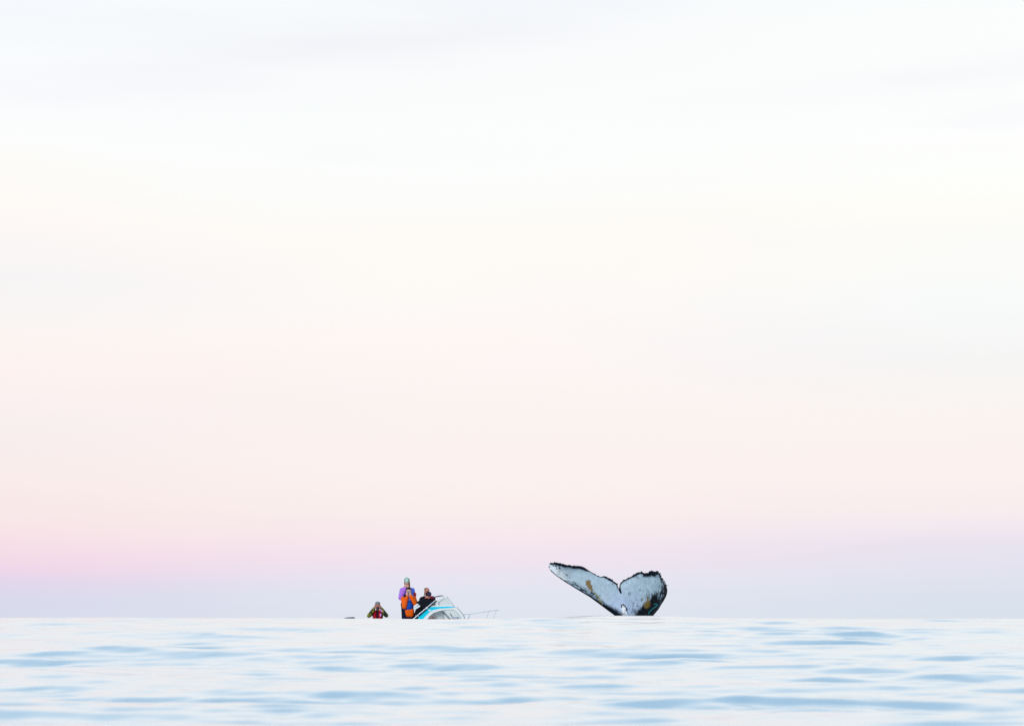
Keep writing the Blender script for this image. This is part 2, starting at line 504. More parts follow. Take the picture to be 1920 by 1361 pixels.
# leading edge of the left blade, streaked along its length
ll = [(1060, 850), (1000, 798), (900, 725), (800, 650), (680, 562), (560, 490), (440, 417), (330, 347), (230, 277), (150, 200)]
ed, et = dist_poly(Pc, ll, params=True)
tw = np.interp(et, [0, 80, 200, 330, 500, 700, 900, 1050], [85, 88, 64, 36, 22, 15, 11, 7])
blk = np.maximum(blk, 1 - sm(0.5, 1.35, ed / (tw * (0.75 + 0.5 * nf))))
streak = fbm((U * 0.83 + V * 0.56) / 46, (-U * 0.56 + V * 0.83) / 5.5, 23, 3)
reg = np.interp(et, [180, 330, 500, 760, 900], [30, 95, 115, 85, 20])
sw_ = sm(0.45, 0.55, streak) * (1 - sm(0.5, 1.0, ed / reg)) * (et > 150) * (et < 950)
blk = np.maximum(blk, 0.95 * sw_)
col = lerp(col, (0.10, 0.22, 0.36), 0.55 * (1 - sm(0.3, 1.0, ed / np.interp(et, [0, 300, 600, 900], [110, 80, 50, 20]))))
# black root of the right blade
lr = [(1737, 420), (1748, 460), (1742, 510), (1722, 560), (1692, 610), (1660, 655), (1620, 720), (1580, 765), (1545, 805), (1480, 880)]
ed, et = dist_poly(Pc, lr, params=True)
fl = fbm(U / 7, V / 40, 31, 3)
tw = np.interp(et, [0, 60, 120, 180, 260, 340, 400, 480], [84, 114, 140, 180, 215, 200, 200, 240])
rr_ = ed / (tw * (0.80 + 0.5 * (fl - .1)))
blk = np.maximum(blk, 1 - sm(0.75, 1.08, rr_))
hair = sm(0.55, 0.68, fl) * (1 - sm(1.0, 1.6, rr_))
blk = np.maximum(blk, hair * 0.8)
pale = sm(0.52, 0.64, fbm((U + V * 0.25) / 6, V / 60, 41, 3)) * sm(30, 55, ed) * (V < 590) * (V > 330) * (U > 1590)
blk = blk * (1 - 0.75 * pale)
# fine curved rake marks near the left tip
rc = np.hypot(U - 190, V - 400)
arcs = sm(0.6, 0.95, np.sin(rc / 3.1 + 2 * ng)) * sm(60, 110, U - 150) * (1 - sm(400, 500, U)) * (V > 175) * (V < 320)
blk = np.maximum(blk, 0.8 * arcs)
dots = sm(0.60, 0.68, nf) * (1 - sm(25, 50, dist_poly(Pc, [(190, 130), (260, 190), (320, 250), (400, 320)])))
blk = np.maximum(blk, dots * 0.95)
# small marks and round barnacle scars
for (a, b_, ra, rb) in [(1208, 517, 15, 19), (1360, 470, 14, 11), (1318, 292, 13, 12), (1570, 285, 9, 9)]:
    d_ = np.hypot((U - a) / ra, (V - b_) / rb)
    blk = np.maximum(blk, 0.8 * (1 - sm(0.16, 0.42, np.abs(d_ - 0.85))))
    col = lerp(col, (0.55, 0.62, 0.66), 0.7 * (1 - sm(0.4, 0.6, d_)))
for (a, b_, r_) in [(985, 390, 8), (815, 540, 8), (480, 155, 6), (1215, 600, 6), (1205, 625, 6), (1575, 350, 6), (1475, 395, 4), (930, 320, 9), (1340, 315, 6)]:
    d_ = np.hypot(U - a, (V - b_) * 0.6); blk = np.maximum(blk, 0.75 * (1 - sm(0.5, 1.1, d_ / r_)))
ed = dist_poly(Pc, [(1102, 700), (1102, 668), (1122, 660), (1142, 678), (1158, 700), (1176, 722), (1170, 742), (1158, 732)])
col = lerp(col, (0.82, 0.84, 0.88), 0.95 * (1 - sm(20, 40, dist_poly(Pc, [(1122, 695), (1138, 740), (1140, 800)]))))
blk = np.maximum(blk, 1 - sm(5, 11, ed * (0.8 + 0.5 * nf)))
blk = np.maximum(blk, 0.8 * (1 - sm(3, 8, dist_poly(Pc, [(1112, 775), (1125, 792), (1142, 780)]))))
col = lerp(col, (0.004, 0.007, 0.012), np.clip(blk, 0, 1))
# brown-yellow film of diatoms
def blob(pl, soft=9):
    d_ = dist_poly(Pc, pl, True)
    x, y = Pc[:, 0], Pc[:, 1]; c = np.zeros(len(Pc), bool)
    for i in range(len(pl)):
        x1, y1 = pl[i]; x2, y2 = pl[(i + 1) % len(pl)]
        if y1 != y2: c ^= ((y1 > y) != (y2 > y)) & (x < (x2 - x1) * (y - y1) / (y2 - y1) + x1)
    s_ = np.where(c, d_, -d_) + (nf - 0.55) * 48 + (nh - .5) * 8
    return sm(-soft * .5, soft * .5, s_)
och = (0.20, 0.115, 0.018)
col = lerp(col, och, 0.92 * blob([(620, 350), (655, 334), (690, 345), (698, 390), (708, 430), (722, 480), (716, 500), (688, 478), (665, 448), (636, 425), (620, 390)]))
col = lerp(col, (0.20, 0.17, 0.06), 0.8 * blob([(736, 500), (762, 505), (795, 555), (835, 615), (862, 655), (838, 662), (800, 610), (768, 560)]))
col = lerp(col, och, 0.92 * blob([(1396, 645), (1440, 618), (1458, 555), (1474, 560), (1490, 620), (1500, 650), (1480, 690), (1455, 725), (1430, 722), (1408, 690)]))
col = lerp(col, och, 0.8 * blob([(1370, 570), (1392, 585), (1390, 605), (1376, 600)], 5))
col = lerp(col, och, 0.8 * blob([(558, 320), (568, 325), (568, 348), (560, 342)], 5))
# blue-green rope scar
ed = dist_poly(Pc, [(1470, 787), (1484, 752), (1530, 716), (1585, 678), (1600, 664), (1578, 650), (1552, 656)])
col = lerp(col, (0.02, 0.42, 0.44), 0.95 * (1 - sm(1.5, 4.5, ed)))
ed = dist_poly(Pc, [(1600, 540), (1640, 580), (1645, 640), (1612, 720)])
col = lerp(col, (0.05, 0.13, 0.18), 0.7 * (1 - sm(3, 7, ed)))
bcol = np.tile(np.array([0.015, 0.018, 0.024]), (nV, 1))
cols = np.concatenate([col, bcol])
me = bpy.data.meshes.new('humpback_whale')
me.from_pydata(allv.tolist(), [], faces)
ca = me.color_attributes.new('pigment', 'FLOAT_COLOR', 'POINT')
ca.data.foreach_set('color', np.concatenate([cols, np.ones((len(cols), 1))], 1).astype(np.float32).ravel())
me.polygons.foreach_set('use_smooth', np.ones(len(me.polygons), dtype=bool))
me.update()
wmt = bpy.data.materials.new('whale_skin'); wmt.use_nodes = True
n = wmt.node_tree.nodes; l = wmt.node_tree.links; b = n['Principled BSDF']
at = n.new('ShaderNodeAttribute'); at.attribute_name = 'pigment'
l.new(at.outputs['Color'], b.inputs['Base Color'])
b.inputs['Roughness'].default_value = 0.45; b.inputs['Specular IOR Level'].default_value = 0.05
tcw2 = n.new('ShaderNodeTexCoord'); z_ = n.new('ShaderNodeTexNoise'); z_.inputs['Scale'].default_value = 18; z_.inputs['Detail'].default_value = 5
l.new(tcw2.outputs['Object'], z_.inputs['Vector'])
bp = n.new('ShaderNodeBump'); bp.inputs['Strength'].default_value = 0.25; bp.inputs['Distance'].default_value = 0.01
l.new(z_.outputs['Fac'], bp.inputs['Height']); l.new(bp.outputs[0], b.inputs['Normal'])
me.materials.append(wmt)
whale = link('humpback_whale', me)
tag(whale, 'raised whale tail with pale underside, ragged black edge and ochre patches above the water', 'whale')
# barnacles on the worn tips
bar_m = mat('barnacle_shell', (0.09, 0.08, 0.08), 0.8)
bme = bpy.data.meshes.new('barnacle'); bmb = bmesh.new()
pr = [(0.020, 0), (0.016, 0.010), (0.009, 0.018), (0.006, 0.013)]
rg = [[bmb.verts.new((r_ * math.cos(k * math.pi / 4), -h_, r_ * math.sin(k * math.pi / 4))) for k in range(8)] for r_, h_ in pr]
for a_, c_ in zip(rg, rg[1:]):
    for k in range(8): bmb.faces.new((a_[k], a_[(k + 1) % 8], c_[(k + 1) % 8], c_[k]))
bmb.faces.new(rg[-1]); bmb.to_mesh(bme); bmb.free(); bme.materials.append(bar_m)
for (u, v) in [(1640, 262), (1655, 300), (1662, 330), (1684, 362), (1705, 392), (1718, 408), (1648, 236), (140, 160), (166, 118), (186, 134), (228, 150), (1130, 680), (1166, 730)]:
    k_ = int(np.argmin((U - u) ** 2 + (V - v) ** 2))
    bo = link('barnacle', bme, whale); bo.location = Vector(front[k_]) + Vector((0, 0.002, 0))
    bo.rotation_euler = (0, random.random() * 6, 0); s_ = random.uniform(0.7, 1.3); bo.scale = (s_, s_, s_)

# ------------------------------------------------------------------ the boat
BD = 78.0
white = mat('boat_gelcoat', (0.80, 0.80, 0.79), 0.3, var=0.03)
turq = mat('turquoise_gelcoat', (0.0, 0.62, 0.80), 0.3, var=0.05)
steel = mat('stainless_rail', (0.62, 0.62, 0.66), 0.3, metal=0.8, var=0.05)
railgrey = mat('galvanised_rail', (0.74, 0.77, 0.82), 0.4, metal=0.0, var=0.05)
black = mat('black_rubber', (0.012, 0.012, 0.014), 0.6)
blackf = mat('black_fabric', (0.010, 0.011, 0.015), 0.9, bump=0.5)
darkin = mat('dark_upholstery', (0.035, 0.037, 0.045), 0.8)
slate = mat('slate_engine_paint', (0.06, 0.09, 0.13), 0.35)
greyc = mat('grey_vinyl', (0.42, 0.45, 0.52), 0.7)
seatw = mat('white_vinyl', (0.82, 0.83, 0.86), 0.5, var=0.03)
pinkc = mat('salmon_vinyl', (0.80, 0.48, 0.42), 0.7)
strapm = mat('white_webbing', (0.82, 0.84, 0.88), 0.7, var=0.04)
lens_m = mat('lamp_lens', (0.85, 0.87, 0.9), 0.2, var=0.02)
glass = bpy.data.materials.new('tinted_glass'); glass.use_nodes = True
n = glass.node_tree.nodes; l = glass.node_tree.links; n.remove(n['Principled BSDF'])
tr = n.new('ShaderNodeBsdfTransparent'); tr.inputs[0].default_value = (0.95, 0.975, 0.965, 1)
gl = n.new('ShaderNodeBsdfGlossy'); gl.inputs['Roughness'].default_value = 0.03
lw = n.new('ShaderNodeLayerWeight'); lw.inputs[0].default_value = 0.5
pw = n.new('ShaderNodeMath'); pw.operation = 'POWER'; pw.inputs[1].default_value = 5.0; l.new(lw.outputs['Facing'], pw.inputs[0])
fr = n.new('ShaderNodeMath'); fr.operation = 'MULTIPLY_ADD'; fr.inputs[1].default_value = 0.6; fr.inputs[2].default_value = 0.04; l.new(pw.outputs[0], fr.inputs[0])
ms = n.new('ShaderNodeMixShader'); l.new(fr.outputs[0], ms.inputs[0]); l.new(tr.outputs[0], ms.inputs[1]); l.new(gl.outputs[0], ms.inputs[2])
l.new(ms.outputs[0], n['Material Output'].inputs[0])

boat = thing('motor_boat', (0, 0, 0), 'small white and turquoise cabin boat with thin bow rail, half hidden by swell', 'boat')
NS = 77.05          # near side of the cabin
def bp2(px, py): p_ = pt(px, py, NS); return (p_.x, p_.z)
def BP(l_): return [bp2(*p_) for p_ in l_]
# hull, lofted from stern to bow, floating in the trough
bm = bmesh.new()
secs = []
xs0, xs1 = -5.15, -0.25
for i in range(15):
    t_ = i / 14; x_ = xs0 + (xs1 - xs0) * t_
    bw = 1.02 * (1 - max(0, (t_ - 0.5) / 0.5) ** 2.2) + 0.01
    sh = 0.80 + 0.12 * t_ ** 2; kl = -0.60 + 0.55 * max(0, (t_ - 0.6) / 0.4) ** 2
    ch = -0.25 + 0.5 * max(0, (t_ - 0.5) / 0.5) ** 2
    secs.append([bm.verts.new((x_ + (0.25 * t_ * (z_ - ch)), 78.0 + y_, z_)) for y_, z_ in
                 [(-bw, sh), (-bw * 0.97, (sh + ch) / 2), (-bw * 0.86, ch), (-bw * .4, (kl + ch) / 2 - .03), (0, kl), (bw * .4, (kl + ch) / 2 - .03), (bw * .86, ch), (bw * .97, (sh + ch) / 2), (bw, sh)]])
for a_, c_ in zip(secs, secs[1:]):
    for k in range(8): bm.faces.new((a_[k], a_[k + 1], c_[k + 1], c_[k]))
bm.faces.new(secs[0]); bm.faces.new(secs[-1][::-1])
hull = obj('hull', bm, white, boat, True)
hs = hull.modifiers.new('wall', 'SOLIDIFY'); hs.thickness = 0.04; hs.offset = -1
bm = bmesh.new(); box(bm, (-3.25, 78.0, 0.17), (3.6, 1.55, 0.05)); obj('cockpit_sole', bm, greyc, boat)
bm = bmesh.new()                                   # foredeck
dk = []
for i in range(9):
    t_ = 0.62 + 0.38 * i / 8; x_ = xs0 + (xs1 - xs0) * t_
    bw = 1.02 * (1 - max(0, (t_ - 0.5) / 0.5) ** 2.2) - 0.02; sh = 0.80 + 0.12 * t_ ** 2
    bw = max(bw, 0.02)
    dk.append([bm.verts.new((x_ + 0.12 * t_, 78 - bw, sh)), bm.verts.new((x_ + 0.12 * t_, 78, sh + 0.03)), bm.verts.new((x_ + 0.12 * t_, 78 + bw, sh))])
for a_, c_ in zip(dk, dk[1:]):
    for k in range(2): bm.faces.new((a_[k], a_[k + 1], c_[k + 1], c_[k]))
obj('foredeck', bm, white, boat)
bm = bmesh.new(); box(bm, (-4.34, 78.1, 0.42), (0.55, 1.5, 0.44), bev=0.03); obj('stern_bench', bm, seatw, boat)
bm = bmesh.new(); box(bm, (-3.42, 78.62, 0.40), (0.6, 0.5, 0.40), bev=0.03); obj('locker_seat', bm, darkin, boat)

turq_poly = [(785, 1157), (791.5, 1149.2), (800.8, 1138.9), (813, 1137.3), (842, 1136.4), (855.5, 1137.6), (842, 1139.4), (824, 1140.6), (812, 1143.2), (805.6, 1147.2), (798.4, 1154.2), (788, 1166), (775, 1170)]
arch_out = [(788, 1166.3), (798.4, 1154.2), (805.6, 1147.2), (812, 1143.2), (824, 1140.6), (842, 1139.4), (855.5, 1137.8), (862, 1145), (868.5, 1154), (873, 1166.3)]
arch_in = [(800, 1163), (806, 1154), (813, 1148.7), (823.9, 1145), (838.5, 1142.7), (850.5, 1142.6), (856.2, 1146.8), (863.5, 1155.5), (866.5, 1163)]
for nm, y0, sgn in (('side_panel', NS, 1), ('side_panel', 78.95, -1)):
    bm = bmesh.new(); poly_prism(bm, BP(turq_poly), [], y0, y0 + sgn * 0.05); obj(nm, bm, turq, boat)
    bm = bmesh.new(); poly_prism(bm, BP(arch_out), [BP(arch_in)], y0 - sgn * 0.012, y0 + sgn * 0.04); fr_ = obj('window_frame', bm, white, boat)
    bm = bmesh.new(); poly_prism(bm, BP(arch_in), [], y0 + 0.010, y0 + 0.016); obj('pane', bm, glass, fr_)
    gask = [(800.9, 1163), (806.8, 1154.4), (813.5, 1149.3), (824.1, 1145.7), (838.6, 1143.4), (850.2, 1143.3), (855.7, 1147.1), (862.9, 1155.8), (865.8, 1163)]
    if sgn > 0:
      bm = bmesh.new(); poly_prism(bm, BP(arch_in), [BP(gask)], y0 - sgn * 0.004, y0 + sgn * 0.02)
      obj('gasket', bm, mat('rubber_gasket', (0.16, 0.2, 0.2), 0.7), fr_)
    tri_out = [(800.8, 1138.6), (818, 1126), (832.5, 1116.6), (836, 1117.4), (849.5, 1134.5), (849.5, 1136.6), (812, 1137.2)]
    tri_in = [(821.6, 1134.2), (820.5, 1128.6), (832.5, 1120.3), (835, 1120.5), (845, 1133.6)]
    tri_in2 = [(809.5, 1135.4), (817.8, 1129.6), (818.8, 1134.6)]
    bm = bmesh.new(); poly_prism(bm, BP(tri_out), [BP(tri_in), BP(tri_in2)], y0 + sgn * 0.005, y0 + sgn * 0.045); sf = obj('windscreen_side_frame', bm, white, boat)
    bm = bmesh.new(); poly_prism(bm, BP(tri_in), [], y0 + sgn * 0.02, y0 + sgn * 0.026); obj('pane', bm, glass, sf)
    bm = bmesh.new(); poly_prism(bm, BP(tri_in2), [], y0 + sgn * 0.02, y0 + sgn * 0.026); obj('pane', bm, glass, sf)
def span(name, a, b_, th, m, parent, y0=NS + 0.06, y1=78.89):
    """a plate across the beam that follows the line a-b seen from the side"""
    (ax, az), (bx, bz) = bp2(*a), bp2(*b_)
    d_ = Vector((bx - ax, 0, bz - az)).normalized(); nrm = Vector((-d_.z, 0, d_.x)) * th / 2
    bm = bmesh.new()
    vs = [bm.verts.new(Vector((x_, y_, z_)) + s_ * nrm) for y_ in (y0, y1) for (x_, z_, s_) in ((ax, az, -1), (bx, bz, -1), (bx, bz, 1), (ax, az, 1))]
    for f in ((0, 1, 2, 3), (7, 6, 5, 4), (0, 4, 5, 1), (1, 5, 6, 2), (2, 6, 7, 3), (3, 7, 4, 0)): bm.faces.new([vs[i] for i in f])
    return obj(name, bm, m, parent)
span('cabin_roof', (802, 1138.4), (853, 1137.6), 0.03, white, boat)
wf = span('windscreen', (833, 1119.6), (847, 1136.6), 0.006, glass, boat)
span('top_bar', (832.5, 1117.6), (835, 1118.2), 0.035, white, wf)
w2 = span('front_window', (857, 1141.5), (870, 1160), 0.008, glass, boat)
span('sill', (869.5, 1160), (872, 1163), 0.04, white, w2)
for yb in (77.7, 78.25):
    span('mullion', (857, 1141.5), (870, 1160), 0.03, white, w2, yb, yb + 0.05)
bm = bmesh.new(); ball(bm, (*[pt(806, 1144, NS).x], NS - 0.01, pt(806, 1144, NS).z), (0.045, 0.03, 0.03)); obj('cabin_lamp', bm, lens_m, boat, True)

# the raked grab rail and the black seal under it
def P3(px, py, D): return pt(px, py, D)
for y_ in (NS - 0.06, 78.95):
    a_ = P3(816.6, 1125.0, NS); c_ = P3(768, 1166, NS); a_.y = c_.y = y_
    bm = bmesh.new(); capsule(bm, a_, c_, 0.017); gr = obj('grab_rail', bm, steel, boat, True)
    if y_ < 78:
        for px_, py_ in ((800, 1139), (783, 1153.5)):
            q_ = P3(px_, py_, NS); q_.y = y_
            bm = bmesh.new(); capsule(bm, q_, q_ + Vector((0.04, 0.07, -0.035)), 0.028, 0.02); obj('rail_foot', bm, white if px_ == 800 else steel, gr, True)
    a_ = P3(818.4, 1126.3, NS); c_ = P3(770.5, 1167.5, NS); a_.y = c_.y = y_ + 0.05
    bm = bmesh.new(); capsule(bm, a_, c_, 0.018); obj('edge_seal', bm, black, boat, True)
# wiper arm shaped black bar from the apex back to the helm
bm = bmesh.new(); pts_ = [P3(812, 1119.8, 77.3), P3(820, 1117.8, 77.3), P3(829, 1116.2, 77.3)]
for a_, c_ in zip(pts_, pts_[1:]): capsule(bm, a_, c_, 0.017)
obj('top_bow', bm, slate, boat, True)
bm = bmesh.new(); capsule(bm, P3(829, 1116.2, 77.2), P3(832, 1117.3, 77.1), 0.022); obj('bow_hinge', bm, steel, boat, True)
# bow rail with its stanchions, both sides
for y_ in (77.35, 78.65):
    k_ = y_ / 78.0
    rail = [(863, 1154.4), (867.5, 1152.2), (882, 1150.2), (900, 1147.8), (917, 1145.2), (929, 1143.6), (934, 1143.2)]
    bm = bmesh.new(); pr_ = []
    for i, (a, b_) in enumerate(rail):
        q_ = P3(a, b_, 77.35); q_.y = y_ + (0.62 if y_ < 78 else -0.62) * (i / 6) ** 2.2; pr_.append(q_)
    for a_, c_ in zip(pr_, pr_[1:]): capsule(bm, a_, c_, 0.0105, seg=8)
    rl = obj('bow_rail', bm, railgrey, boat, True)
    for (a, b_), (c, d_), i in (((881, 1150.4), (875, 1165), 2), ((917, 1145.2), (908.5, 1165), 4), ((930, 1143.6), (922.5, 1165), 5)):
        q0 = P3(a, b_, 77.35); q1 = P3(c, d_, 77.35); q0.y = q1.y = pr_[i].y
        bm = bmesh.new(); capsule(bm, q0, q1, 0.0085, seg=8); obj('stanchion', bm, railgrey, rl, True)
bm = bmesh.new(); capsule(bm, pr_[-1] + Vector((0, 0, 0)), (pr_[-1].x, 78.0 - .03, pr_[-1].z), 0.0125, seg=8); obj('pulpit_bar', bm, railgrey, boat, True)
# inside the cabin
c0 = P3(825.5, 1153, 77.7)
bm = bmesh.new(); box(bm, (c0.x, 77.6, c0.z - 0.15), (0.25, 0.42, 0.58), bev=0.04); hs_ = obj('helm_seat', bm, seatw, boat, True)
bm = bmesh.new(); box(bm, (c0.x + 0.15, 77.75, c0.z - 0.45), (0.35, 0.42, 0.12), bev=0.03); obj('seat_cushion', bm, seatw, hs_, True)
bm = bmesh.new(); poly_prism(bm, [(p_[0], p_[1]) for p_ in BP([(803, 1158), (812, 1150), (820, 1147.5), (820.5, 1166), (803, 1166)])], [], 77.95, 78.0); obj('bulkhead', bm, greyc, boat)
c0 = P3(809, 1158, 77.6); bm = bmesh.new(); ball(bm, c0, (0.11, 0.12, 0.07), Matrix.Rotation(0.6, 3, 'Y')); obj('cushion', bm, pinkc, boat, True)
bm = bmesh.new(); capsule(bm, P3(830, 1145.5, 77.4), P3(843, 1160, 77.4), 0.032); obj('roof_strut', bm, greyc, boat, True)
c0 = P3(854, 1156.8, 77.5); bm = bmesh.new(); box(bm, c0 + Vector((0, 0, -0.03)), (0.2, 0.9, 0.09), bev=0.02); obj('instrument_pod', bm, greyc, boat, True)
bm = bmesh.new()
c0 = P3(848, 1156, 77.55)
for k in range(16):
    a1 = k * math.pi / 8; a2 = (k + 1) * math.pi / 8
    f_ = lambda a: c0 + Vector((-0.07 * math.cos(a), 0.17 * math.sin(a), 0.11 * math.cos(a)))
    capsule(bm, f_(a1), f_(a2), 0.011, seg=6)
for k in range(3):
    a1 = k * 2 * math.pi / 3; capsule(bm, c0, c0 + Vector((-0.07 * math.cos(a1), 0.17 * math.sin(a1), 0.11 * math.cos(a1))), 0.009, seg=6)
obj('steering_wheel', bm, slate, boat, True)
# folded black canopy in front of the helm, held by two white straps
bm = bmesh.new()
for (a, b_, r_) in [((786, 1131, 77.75), (803, 1128, 77.9), (0.09, 0.13)), ((786, 1140, 77.7), (800, 1136, 77.8), (0.12, 0.13)), ((785, 1148, 77.7), (792, 1146, 77.75), (0.13, 0.12)), ((784, 1158, 77.7), (786, 1156, 77.7), (0.12, 0.12))]:
    capsule(bm, P3(*a), P3(*b_), *r_)
can = obj('folded_canopy', bm, blackf, boat, True)
rm = can.modifiers.new('r', 'REMESH'); rm.mode = 'VOXEL'; rm.voxel_size = 0.02; rm.use_smooth_shade = True
for (a, b_) in [((776.5, 1137.5), (783.8, 1132.4)), ((776.8, 1141.8), (787, 1135.4))]:
    q0, q1 = P3(*a, 77.50), P3(*b_, 77.50)
    bm = bmesh.new(); d_ = (q1 - q0); ry = Matrix.Rotation(-math.atan2(d_.z, d_.x), 3, 'Y')
    box(bm, (q0 + q1) / 2, (d_.length + .02, 0.05, 0.066), ry, 0.018); obj('strap', bm, strapm, can, True)
# outboard engine, only the top of its cowl above the swell
em = thing; bm = bmesh.new()
e0 = P3(654, 1158, 78)
box(bm, (e0.x + 0.05, 78.0, 0.855), (0.34, 0.3, 0.34), Matrix.Rotation(math.radians(-4), 3, 'Y'), 0.07)
eng = obj('outboard_engine', bm, slate, boat, True)
bm = bmesh.new(); box(bm, (e0.x + 0.02, 78, 0.3), (0.2, 0.14, 1.0), None, 0.03); obj('leg', bm, slate, eng, True)
bm = bmesh.new(); capsule(bm, (e0.x - 0.10, 78, 0.985), (e0.x - 0.17, 78, 0.97), 0.03, 0.012); obj('tilt_handle', bm, slate, eng, True)
bm = bmesh.new()
for k in range(3):
    a1 = k * 2 * math.pi / 3; box(bm, (e0.x - 0.14, 78 + 0.08 * math.cos(a1), -0.35 + 0.08 * math.sin(a1)), (0.02, 0.07, 0.12), Matrix.Rotation(a1, 3, 'X'), 0.005)
capsule(bm, (e0.x - 0.2, 78, -0.35), (e0.x - 0.05, 78, -0.35), 0.035); obj('propeller', bm, slate, eng, True)

# ------------------------------------------------------------------ the people
skin = mat('skin', (0.68, 0.36, 0.27), 0.5, var=0.08)
skin2 = mat('skin_flushed', (0.62, 0.24, 0.20), 0.5, var=0.08)
eye_m = mat('eye', (0.04, 0.03, 0.03), 0.2)
lip = mat('lips', (0.45, 0.12, 0.12), 0.5)

def remesh(o, vox):
    r = o.modifiers.new('skin_over', 'REMESH'); r.mode = 'VOXEL'; r.voxel_size = vox; r.use_smooth_shade = True
    s_ = o.modifiers.new('soft', 'SMOOTH'); s_.factor = 0.5; s_.iterations = 2

def hand(bm, wrist, d, nrm, side):
    d = Vector(d).normalized(); nrm = Vector(nrm); nrm = (nrm - nrm.dot(d) * d).normalized()
    s = d.cross(nrm) * side
    pc = wrist + d * 0.045
    M = Matrix((s, d, nrm)).transposed()
    ball(bm, pc, (0.042, 0.055, 0.018), M, 12)
    for k, ln in enumerate((0.068, 0.078, 0.072, 0.056)):
        b0 = wrist + d * 0.06 + s * (0.030 - 0.020 * k)
        b1 = b0 + d * (0.03 + ln * 0.40)
        b2 = b1 + (d * 0.45 + nrm * 0.9).normalized() * ln * 0.42
        b3 = b2 + (d * -0.2 + nrm).normalized() * ln * 0.26
        capsule(bm, b0, b1, 0.0098, 0.009, 8); capsule(bm, b1, b2, 0.009, 0.0082, 8); capsule(bm, b2, b3, 0.0082, 0.0075, 8)
    t0 = wrist + d * 0.018 + s * 0.028
    t1 = t0 + (s * 0.8 + d * 0.55 + nrm * 0.2).normalized() * 0.04
    t2 = t1 + (d * 0.7 + s * 0.1 + nrm * 0.7).normalized() * 0.034
    capsule(bm, t0, t1, 0.013, 0.011, 8); capsule(bm, t1, t2, 0.011, 0.009, 8)

def person(label, j, skin_m, group, turn=0.0):
    """j: joints in world space. body = one continuous mesh; returns the top-level person and head centre"""
    base = j['base']
    bm = bmesh.new()
    H = Vector(j['head'])
    Rz = Matrix.Rotation(turn, 3, 'Z')
    h = lambda x_, y_, z_: H + Rz @ Vector((x_, y_, z_))
    ball(bm, h(0, 0.012, 0.025), (0.076, 0.095, 0.092), Rz)
    ball(bm, h(0, -0.018, -0.045), (0.056, 0.066, 0.068), Rz)
    ball(bm, h(0, -0.055, -0.085), (0.03, 0.026, 0.024), Rz)
    capsule(bm, h(0, -0.086, 0.0), h(0, -0.108, -0.032), 0.009, 0.0145)
    for s in (-1, 1):
        ball(bm, h(0.078 * s, 0.008, -0.012), (0.010, 0.02, 0.032), Rz)
        ball(bm, h(0.045 * s, -0.055, -0.02), (0.024, 0.022, 0.022), Rz)
        capsule(bm, h(0.012 * s, -0.084, 0.018), h(0.05 * s, -0.072, 0.02), 0.010, 0.008)
    nk = Vector(j['neck'])
    capsule(bm, h(0, 0.02, -0.06), nk, 0.052, 0.058)
    SL, SR, HL, HR = (Vector(j[k]) for k in ('SL', 'SR', 'HL', 'HR'))
    ch = (SL + SR) / 2; hp = (HL + HR) / 2
    capsule(bm, nk, ch + Vector((0, 0, -0.02)), 0.06, 0.09)
    capsule(bm, SL, SR, 0.055); ball(bm, ch * 0.72 + hp * 0.28, (0.155, 0.105, 0.2)); ball(bm, ch * 0.35 + hp * 0.65, (0.13, 0.10, 0.17))
    capsule(bm, HL, HR, 0.095)
    for s, E, Wr, hd in (('L', 'EL', 'WL', 'dL'), ('R', 'ER', 'WR', 'dR')):
        S_, E_, W_ = Vector(j['S' + s]), Vector(j[E]), Vector(j[Wr])
        capsule(bm, S_, E_, 0.05, 0.038); capsule(bm, E_, W_, 0.038, 0.026)
        hand(bm, W_, j[hd], j['n' + s], 1 if s == 'L' else -1)
        Hh, K, A_ = Vector(j['H' + s]), Vector(j['K' + s]), Vector(j['A' + s])
        capsule(bm, Hh, K, 0.082, 0.052); capsule(bm, K, A_, 0.052, 0.034)
        capsule(bm, A_ + Vector((0, 0.02, -0.04)), A_ + Vector((0, -0.15, -0.055)), 0.038, 0.028)
    bmesh.ops.translate(bm, verts=bm.verts, vec=-Vector(base))
    p = obj('person', bm, skin_m, None, True); p.location = base
    remesh(p, 0.007)
    tag(p, label, 'person', group)
    for s in (-1, 1):
        bm = bmesh.new(); ball(bm, h(0.031 * s, -0.078, 0.0) - Vector(base), 0.011, None, 8); obj('eye', bm, eye_m, p, True)
    bm = bmesh.new(); ball(bm, h(0, -0.082, -0.058) - Vector(base), (0.022, 0.01, 0.006), Rz, 10); obj('mouth', bm, lip, p, True)
    return p, h, Rz

def cloth(p, name, shapes, m, vox=0.012, label=None):
    bm = bmesh.new()
    for sh in shapes:
        if sh[0] == 'c': capsule(bm, *sh[1:])
        else: ball(bm, *sh[1:])
    bmesh.ops.translate(bm, verts=bm.verts, vec=-p.location)
    o = obj(name, bm, m, p, True); remesh(o, vox)
    if label: o['label'] = label
    return o

